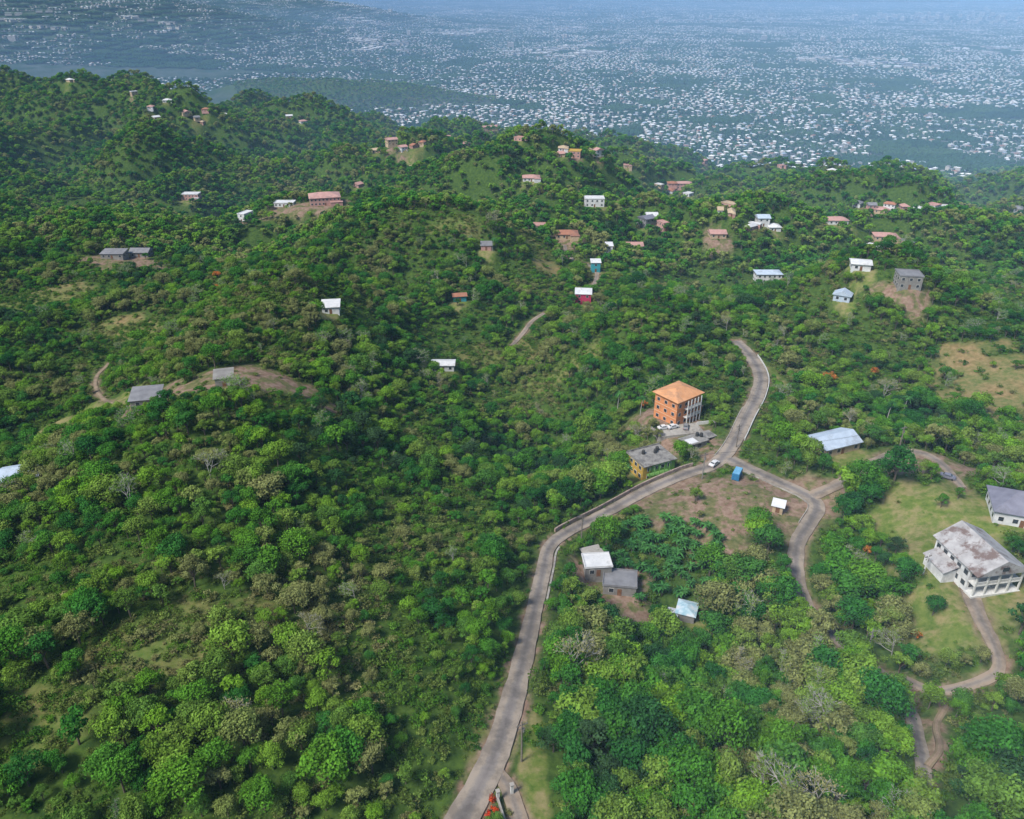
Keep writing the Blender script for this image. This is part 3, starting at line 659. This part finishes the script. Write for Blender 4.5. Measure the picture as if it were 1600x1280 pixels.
# ------------------------------------------------------------ cars
def car(name,x,y,z,rz,col):
    e=empty(name,(x,y,z),rz); prof=[(-2.1,.35),(-2.15,.75),(-1.95,.95),(-1.35,1.0),(-.95,1.42),(.55,1.45),(1.15,1.0),(1.95,.85),(2.12,.6),(2.1,.35)]
    b=MB(); k=len(prof)
    def hw(zz): return .86 if zz<1.05 else .68
    L=[(p[0],-hw(p[1]),p[1]) for p in prof]; Rr=[(p[0],hw(p[1]),p[1]) for p in prof]
    for i in range(k):
        j=(i+1)%k; b.poly([L[i],L[j],Rr[j],Rr[i]])
    b.poly([L[i] for i in (0,1,2,3,6,7,8,9)]); b.poly([Rr[i] for i in (9,8,7,6,3,2,1,0)])
    b.poly([L[3],L[4],L[5],L[6]]); b.poly([Rr[6],Rr[5],Rr[4],Rr[3]])
    b.obj('body',[pm('car_paint_'+col,*COL[col],3,.25)],e)
    g=MB()
    g.poly([(.62,-.6,1.405),(.62,.6,1.405),(1.12,.72,1.045),(1.12,-.72,1.045)]); g.poly([(-1.0,.6,1.385),(-1.0,-.6,1.385),(-1.32,-.72,1.05),(-1.32,.72,1.05)])
    for s_ in(-1,1): g.poly([(-1.15,s_*.855,1.06),(.95,s_*.855,1.06),(.5,s_*.715,1.37),(-.85,s_*.715,1.37)])
    for v in range(len(g.v)): g.v[v]=(g.v[v][0],g.v[v][1],g.v[v][2]+.012)
    g.obj('glass',[WIN],e)
    b=MB()
    for sx in(-1.3,1.3):
        for s_ in(-1,1): b.cyl((sx,s_*.68,.32),(sx,s_*.9,.32),.32,.32,14)
    b.obj('wheels',[DARK],e)
    boxes('lights',pm('lamp_glass',(.6,.1,.08),(.5,.08,.06),2,.3),[(-2.13,.6,.62,.06,.3,.15),(-2.13,-.6,.62,.06,.3,.15)],e)
i=int(fracat(M0,1118,724)*len(M0['C'])); cx,cy=M0['C'][i]; cz=M0['z'][i]+.08; T,_=tangents(M0['C']); car('white_car',cx-.6,cy-1.0,cz,math.atan2(T[i,1],T[i,0])+.1,'white')
X,Y,Z=LOTE; car('white_car',X-7,Y+.6,Z,.3,'white'); car('white_car',X-3.6,Y+1.2,Z,.4,'white'); car('grey_car',X+1,Y+1.3,Z,1.3,'grey')
xw,yw,_=loc1(1480,748); 
car('grey_car',xw,yw,float(H2(np.array([xw]),np.array([yw]))[0])+.2,-.6,'slate')

# ------------------------------------------------------------ poles and wires
POLE=pm('weathered_pole',(.22,.19,.16),(.14,.12,.10),2)
def pole(px,py,h=9,mat=None):
    x,y,t=loc1(px,py); z=float(H2(np.array([x]),np.array([y]))[0]); e=empty('utility_pole',(x,y,z),.4)
    b=MB(); b.cyl((0,0,-1),(0,0,h),.20,.13,8); b.obj('shaft',[mat or POLE],e)
    b=MB(); b.box(0,0,h-.9,2.2,.14,.14); b.box(0,0,h-1.7,1.3,.1,.1); b.obj('crossarms',[POLE],e)
    b=MB(); [b.cyl((q_,0,h-.78),(q_,0,h-.5),.06,.05,6) for q_ in(-.9,-.4,.4,.9)]; b.cyl((.3,0,h-2.6),(.3,0,h-1.9),.2,.2,8); b.obj('insulators_and_transformer',[CONC],e)
    return (x,y,z+h-.5)
pA=pole(815,1190,10); pB=pole(908,850,10); pC=pole(1097,748,9.5,mat=CONC); pD=pole(1210,560,9); pE=pole(1352,1030,9,mat=CONC); pF=pole(1436,918,6,mat=WHT); pG=pole(1150,700,9); pH=pole(1405,700,8)
wb=MB()
for a_,c_ in((pA,pB),(pB,pC),(pC,pG),(pG,pD),(pC,pH)):
    for o_ in(-.8,0,.8):
        pr=None
        for k in range(13):
            t_=k/12; q_=(a_[0]+(c_[0]-a_[0])*t_+o_,a_[1]+(c_[1]-a_[1])*t_,a_[2]+(c_[2]-a_[2])*t_-2.2*4*t_*(1-t_)*.5)
            if pr: wb.cyl(pr,q_,.02,.02,3,0,False)
            pr=q_
wb.obj('overhead_wires',[DARK])
def gz(x,y): return float(H2(np.array([x]),np.array([y]))[0])
x,y,t=loc1(778,1250); e=empty('entrance_gateway',(x,y,gz(x,y)),.3)
boxes('pillars',WHT,[(0,0,-1,.5,.5,3.2),(2.6,.5,-1,.5,.5,3.2)],e); boxes('pillar_caps',CONCL,[(0,0,2.21,.7,.7,.15),(2.6,.5,2.21,.7,.7,.15)],e); boxes('side_wall',CONCL,[(-.1,-4,-1,.25,7.4,2.1)],e)
for k,(px,py,r_) in enumerate([(770,1252,.9),(772,1266,.8),(796,1272,.8),(764,1274,.7)]):
    x,y,t=loc1(px,py); o=make_bush('red_bougainvillea',500+k,R=r_,n=300,leaf=.25,mats=[M_red if k!=2 else M_shrub,M_bark],link=True); o.location=(x,y,gz(x,y))
for k,(px,py,s_) in enumerate([(1292,606,1.05),(1364,590,.7),(340,440,.9),(342,458,.7),(1355,868,.5),(1005,640,.6),(1430,1000,.4)]):
    x,y,t=loc1(px,py); o=make_tree('orange_flowering_tree',600+k,R=3.2,Ht=6.5,nl=10,leaf=.4,nleaf=1100,link=True,mats=[M_leaf,M_bark,M_orange],blossom=.75); o.location=(x,y,gz(x,y)-.3); o.scale=(s_,s_,s_)
for k,(px,py) in enumerate([(1000,655),(965,640),(975,760),(1385,660),(1410,650),(770,400)]):
    x,y,t=loc1(px,py); o=make_palm('palm_tree',640+k,link=True); o.location=(x,y,gz(x,y))

# ------------------------------------------------------------ planting
def gridpts(y0,y1,sp,k=.74,b0=70):
    ys=np.arange(y0,y1,sp); out=[]
    for y in ys:
        hw=k*y+b0; xs=np.arange(-hw,hw,sp); out.append(np.stack([xs+RNG.uniform(-.48,.48,len(xs))*sp,np.full(len(xs),y)+RNG.uniform(-.48,.48,len(xs))*sp],1))
    return np.vstack(out)
HX=np.array([(h[0],h[1],h[2],h[3]) for h in HOUSES])
def hdist(x,y):
    D=np.full(len(x),1e3)
    for (hx,hy,r,t) in HX: 
        D=np.minimum(D,np.hypot(x-hx,(y-hy))-r)
    return D
def plant(P_):
    x,y=P_[:,0],P_[:,1]; z,D=H2(x,y,True); K=clears(x,y); return x,y,z,D,K,hdist(x,y)
def kmax(K): return np.maximum(np.maximum(K[0],K[1]),np.maximum(K[2],K[3]))
n01=len(ROADS[0]['C'])+int(len(ROADS[1]['C'])*.40)
G=gridpts(30,480,3.75); x,y,z,D,K,hd=plant(G)
D2=np.minimum(roadinfo(x,y+4,n01)[0],roadinfo(x,y+8,n01)[0])
opn=fbm(x,y,42,3,91); right=sst(0,25,x)*(y<230)
clr=kmax(K)
sc=.42+.55*RNG.rand(len(x))**1.8+.30*right+.22*(fbm(x,y,25,2,55)>.15)
sc*=1-.35*(opn>.12)
sc=np.where(D2<1.5,np.minimum(sc,.40),sc); sc=np.where((D<5)&~((y<165)&(x>60)),np.minimum(sc,.5),sc); 
keep=(D>1.0+sc*2.0*np.where((y<170)&(x>60),.55,1))&(clr<.35)&(hd>sc*2.2)&~((D2<0)&(RNG.rand(len(x))<.7))&~((opn>.2)&(RNG.rand(len(x))<.55))
idx=RNG.choice(9,len(x),p=[.145,.14,.12,.12,.125,.12,.1,.10,.03])
xb,yb,_=loc1(1040,880)
ban=np.hypot(x-xb,y-yb)<17
keep&=~(ban&(RNG.rand(len(x))<.82))
lone=(clr>=.35)&(RNG.rand(len(x))<.035)&(hd>3)&(D>3)&(D2>1); sc=np.where(lone,RNG.uniform(.3,.75,len(x)),sc); keep|=lone
n=keep.sum(); S=sc[keep][:,None]*RNG.uniform(.85,1.15,(n,3))
scatter('forest_trees',np.stack([x,y,z-.3],1)[keep],S,RNG.uniform(0,6.28,n),idx[keep],C_near)
G=gridpts(480,950,5.6,.72,60); x,y,z,D,K,hd=plant(G); clr=kmax(K); opn=fbm(x,y,80,3,91)
sc=.5+.6*RNG.rand(len(x)); keep=(clr<.4)&(hd>1.0)&(D>3)&~((opn>.22)&(RNG.rand(len(x))<.5)); n=keep.sum()
scatter('hillside_forest',np.stack([x,y,z-.5],1)[keep],sc[keep][:,None]*RNG.uniform(.85,1.2,(n,3)),RNG.uniform(0,6.28,n),RNG.randint(0,4,n),C_far)
G=gridpts(950,2050,8.2,.72,60); G2=gridpts(2050,3300,12.,.3,60); G2=G2[(G2[:,0]<300)&(G2[:,0]>-1400)]; G=np.vstack([G,G2])
x,y,z,D,K,hd=plant(G); clr=kmax(K); sc=.8+.55*RNG.rand(len(x)); keep=(clr<.4)&(hd>0)&(((z>-200)&(y<2400))|(z>-214)&(y>2050)); n=keep.sum()
scatter('distant_forest',np.stack([x,y,z-.8],1)[keep],sc[keep][:,None]*RNG.uniform(.85,1.2,(n,3)),RNG.uniform(0,6.28,n),RNG.randint(0,4,n),C_far)
G=gridpts(30,560,2.0); x,y=G[:,0],G[:,1]; opn=fbm(x,y,42,3,91); K=clears(x,y); D,_=roadinfo(x,y); base=np.where(y<330,.42,.15); r_=RNG.rand(len(x))
want=(opn>.08)&(r_<.85)&(y<340) | (opn>.08)&(r_<.5) | (K[2]>.3)&(r_<.85) | (K[3]>.3)&(r_<.10) | ((D<6)&(D>.9)&(r_<.4)) | ((K[0]>.2)&(K[0]<.7)&(r_<.25)) | (r_<base)
want&=~((K[1]>.35)&(RNG.rand(len(x))<.86))&~((K[3]>.5)&(RNG.rand(len(x))<.8))&~((K[0]>.5)&(RNG.rand(len(x))<.92))
G=G[want&(D>.8)]; x,y,z,D,K,hd=plant(G); keep=(hd>-.5); n=keep.sum()
sc=RNG.uniform(.35,1.35,len(x)); sc=np.where(D<2,sc*.5,sc); sc=np.where((K[0]>.5)|(K[1]>.35),sc*.6,sc)
scatter('undergrowth_shrubs',np.stack([x,y,z-.1],1)[keep],sc[keep][:,None]*np.array([[1.15,1.15,.8]]),RNG.uniform(0,6.28,n),RNG.randint(0,4,n),C_bush)
g=np.stack([RNG.uniform(xb-18,xb+18,150),RNG.uniform(yb-16,yb+16,150)],1); g=g[np.hypot(g[:,0]-xb,g[:,1]-yb)<17]; x,y,z,D,K,hd=plant(g); keep=(hd>.5)&(D>2); n=keep.sum()
scatter('banana_grove',np.stack([x,y,z],1)[keep],RNG.uniform(.6,1.1,(n,1))*np.ones((1,3)),RNG.uniform(0,6.28,n),RNG.randint(0,2,n),C_ban)

# ------------------------------------------------------------ city on the plain
CR=[pm('city_roof_white',(.80,.80,.80),(.64,.65,.67),.02),pm('city_roof_blue',(.42,.50,.60),(.33,.40,.49),.02),pm('city_roof_grey',(.24,.25,.26),(.18,.19,.2),.02),pm('city_roof_red',(.34,.18,.13),(.26,.14,.1),.02),pm('city_wall',(.48,.45,.41),(.38,.36,.33),.02)]
M_ctree=foliage('city_tree_leaves',[(.015,.045,.02),(.025,.065,.022),(.04,.085,.03)],transl=0,lo=.5,hi=1.4)
M_street=pm('city_street',(.14,.14,.14),(.11,.11,.11),.05)
C_city=bpy.data.collections.new('city_blocks')
def cblob(b,x,y,r,rs):
    k=6; rings=[(.0,1.0,.55),(.75,.95,.9),(1.35,.55,.6)]
    P_=[[ (x+r*q_[1]*math.cos(i*2*math.pi/k)*rs.uniform(.8,1.15),y+r*q_[1]*math.sin(i*2*math.pi/k)*rs.uniform(.8,1.15),r*q_[0]+.5) for i in range(k)] for q_ in rings]
    for a in range(2):
        for i in range(k): b.poly([P_[a][i],P_[a][(i+1)%k],P_[a+1][(i+1)%k],P_[a+1][i]],5,rs.uniform(.2,.8))
    b.poly(P_[2],5,rs.uniform(.5,1))
def block(name,seed,kind):
    rs=np.random.RandomState(seed); b=MB()
    if kind=='ind':
        for i in range(4):
            cx,cy=(-22 if i%2 else 24)+rs.uniform(-5,5),(-24 if i<2 else 24)+rs.uniform(-5,5); w,d=rs.uniform(22,40),rs.uniform(16,30); b.box(cx,cy,-3,w,d,9+rs.uniform(0,3),4); b.box(cx,cy,9.5+rs.uniform(0,3),w+1,d+1,.4,rs.choice([0,0,1,2]))
        nt_=22
    elif kind=='tower':
        for i in range(3):
            cx,cy=rs.uniform(-30,30,2); w=rs.uniform(16,24); st_=rs.randint(5,10); b.box(cx,cy,-3,w,14,3+st_*3.2,4)
            for k in range(st_): b.box(cx,cy,k*3.2+1,w+.2,14.2,1.3,2)
            b.box(cx,cy,st_*3.2,w*.4,6,3,0)
        nt_=40
    else:
        rows=4 if kind=='dense' else 3; cols=5 if kind=='dense' else 4
        for r_ in range(rows):
            for c_ in range(cols):
                if rs.rand()<.15: continue
                cx=(c_+.5)*90/cols-45+rs.uniform(-5,5); cy=(r_+.5)*90/rows-45+rs.uniform(-5,5); w,d=rs.uniform(7,14),rs.uniform(6,10); h=rs.choice([3.2,3.5,6.2])
                if rs.rand()<.35: w,d=d,w
                b.box(cx,cy,-4,w,d,4+h,4); mi=rs.choice([0,0,0,1,1,2,2,3]); W=w/2+.6;D_=d/2+.6; rh=rs.uniform(1,2.2); e_=max(0,W-D_)
                A=(cx-e_,cy,h+rh);B=(cx+e_,cy,h+rh); c4=[(cx-W,cy-D_,h),(cx+W,cy-D_,h),(cx+W,cy+D_,h),(cx-W,cy+D_,h)]
                b.poly([c4[0],c4[1],B,A],mi);b.poly([c4[2],c4[3],A,B],mi);b.poly([c4[1],c4[2],B],mi);b.poly([c4[3],c4[0],A],mi)
        nt_=85 if kind=='leafy' else 58
    for i in range(nt_): cblob(b,rs.uniform(-48,48),rs.uniform(-48,48),rs.uniform(2.2,5.2),rs)
    b.box(0,-47.5,.05,96,4,.1,6); b.box(47.5,0,.12,4,96,.1,6)
    o=b.obj(name,CR+[M_ctree,M_street],link=False,tone=True); C_city.objects.link(o)
for i,k in enumerate(['dense','dense','dense','leafy','leafy','leafy','ind','ind','tower','wood']):
    if k=='wood':
        rs=np.random.RandomState(9); b=MB()
        for q_ in range(190): cblob(b,rs.uniform(-50,50),rs.uniform(-50,50),rs.uniform(3,6.5),rs)
        o=b.obj('block_form_j',CR+[M_ctree],link=False,tone=True); C_city.objects.link(o)
    else: block('block_form_%s'%'abcdefghij'[i],700+i,k)
def cgrid(y0,y1,sp,k):
    G=[]
    for y in np.arange(y0,y1,sp):
        xs=np.arange(-(k*y),k*y,sp); G.append(np.stack([xs,np.full(len(xs),y)],1))
    return np.vstack(G)
PP=[];SS=[];RR=[];II=[]
for (y0,y1,sp,scl) in((1300,9000,97,1.0),(9000,21000,150,1.5)):
    g=cgrid(y0,y1,sp,.72); x,y=g[:,0]+RNG.uniform(-9,9,len(g)),g[:,1]+RNG.uniform(-9,9,len(g)); z=H2(x,y)
    sea=(y>16500)&(x>6500)
    ok=((z<-205)&(y<2200))|((z<-211)&(y>=2200))|(y>3900); ok&=~sea
    x,y,z=x[ok],y[ok],z[ok]; n=len(x)
    dn=fbm(x,y,1100,3,41)+.25*np.clip((x/y),-.6,.6)*1.2; r_=RNG.rand(n); ind=fbm(x,y,1100,2,63)
    hi=z>-150
    id_=np.where(r_<np.clip(.42+dn*2.0,.05,.90),RNG.randint(0,3,n),RNG.randint(3,6,n))
    id_=np.where((ind>.28)&(RNG.rand(n)<.6),RNG.randint(6,8,n),id_)
    id_=np.where(((ind<-.40)|(fbm(x,y,420,2,87)>.38)|hi&(RNG.rand(n)<.30)|(RNG.rand(n)<.07)),9,id_)
    id_=np.where(((RNG.rand(n)<.004)&(y>3500))|((np.hypot(x-5000,y-9500)<1300)&(RNG.rand(n)<.3)),8,id_)
    rot=np.floor(fbm(x,y,900,1,71)*9)*.45
    PP.append(np.stack([x,y,z],1));SS.append(np.full((n,3),scl));RR.append(rot);II.append(id_)
scatter('city',np.vstack(PP),np.vstack(SS),np.concatenate(RR),np.concatenate(II),C_city)
b=MB(); b.poly([(5200,16800,PLAIN+4),(60000,16800,PLAIN+4),(60000,70000,PLAIN+4),(-30000,70000,PLAIN+4),(-30000,30000,PLAIN+4),(2500,26000,PLAIN+4)]); b.obj('sea',[pm('sea_water',(.05,.09,.12),(.04,.08,.11),.0005,.25)])

# ------------------------------------------------------------ light, sky, haze
SUN_EL=math.radians(50); SUN_AZ=math.radians(230)
w=bpy.data.worlds.new("World"); scene.world=w; w.use_nodes=True; nt=w.node_tree; bg=nt.nodes['Background']
sky=nt.nodes.new('ShaderNodeTexSky'); sky.sky_type='NISHITA'; sky.sun_disc=False; sky.sun_elevation=SUN_EL; sky.sun_rotation=SUN_AZ; sky.dust_density=1.0; sky.air_density=1.2
nt.links.new(sky.outputs[0],bg.inputs[0]); bg.inputs[1].default_value=.15
sd=bpy.data.lights.new('sun','SUN'); sd.energy=5.0; sd.angle=math.radians(16); sd.color=(1,.95,.87)
so=bpy.data.objects.new('sun',sd); scene.collection.objects.link(so)
dv=Vector((math.sin(SUN_AZ)*math.cos(SUN_EL),math.cos(SUN_AZ)*math.cos(SUN_EL),math.sin(SUN_EL)))
so.rotation_euler=dv.to_track_quat('Z','Y').to_euler(); so.location=dv*500
def haze(name,col,den,g,z0,z1):
    m,nt,out=newmat(name)
    v=nt.nodes.new('ShaderNodeVolumeScatter'); v.inputs['Color'].default_value=col; v.inputs['Density'].default_value=den; v.inputs['Anisotropy'].default_value=g
    v2=nt.nodes.new('ShaderNodeVolumeAbsorption'); v2.inputs['Color'].default_value=col; v2.inputs['Density'].default_value=den
    ad=nt.nodes.new('ShaderNodeAddShader'); nt.links.new(v.outputs[0],ad.inputs[0]); nt.links.new(v2.outputs[0],ad.inputs[1])
    nt.links.new(ad.outputs[0],out.inputs['Volume'])
    b=MB(); b.box(0,20000,z0,130000,110000,z1-z0); b.obj(name,[m])
haze('sky_haze',(.38,.64,1,1),.000075,-.55,-400,450)
haze('valley_haze',(.38,.64,1,1),.00012,-.55,-390,-25)
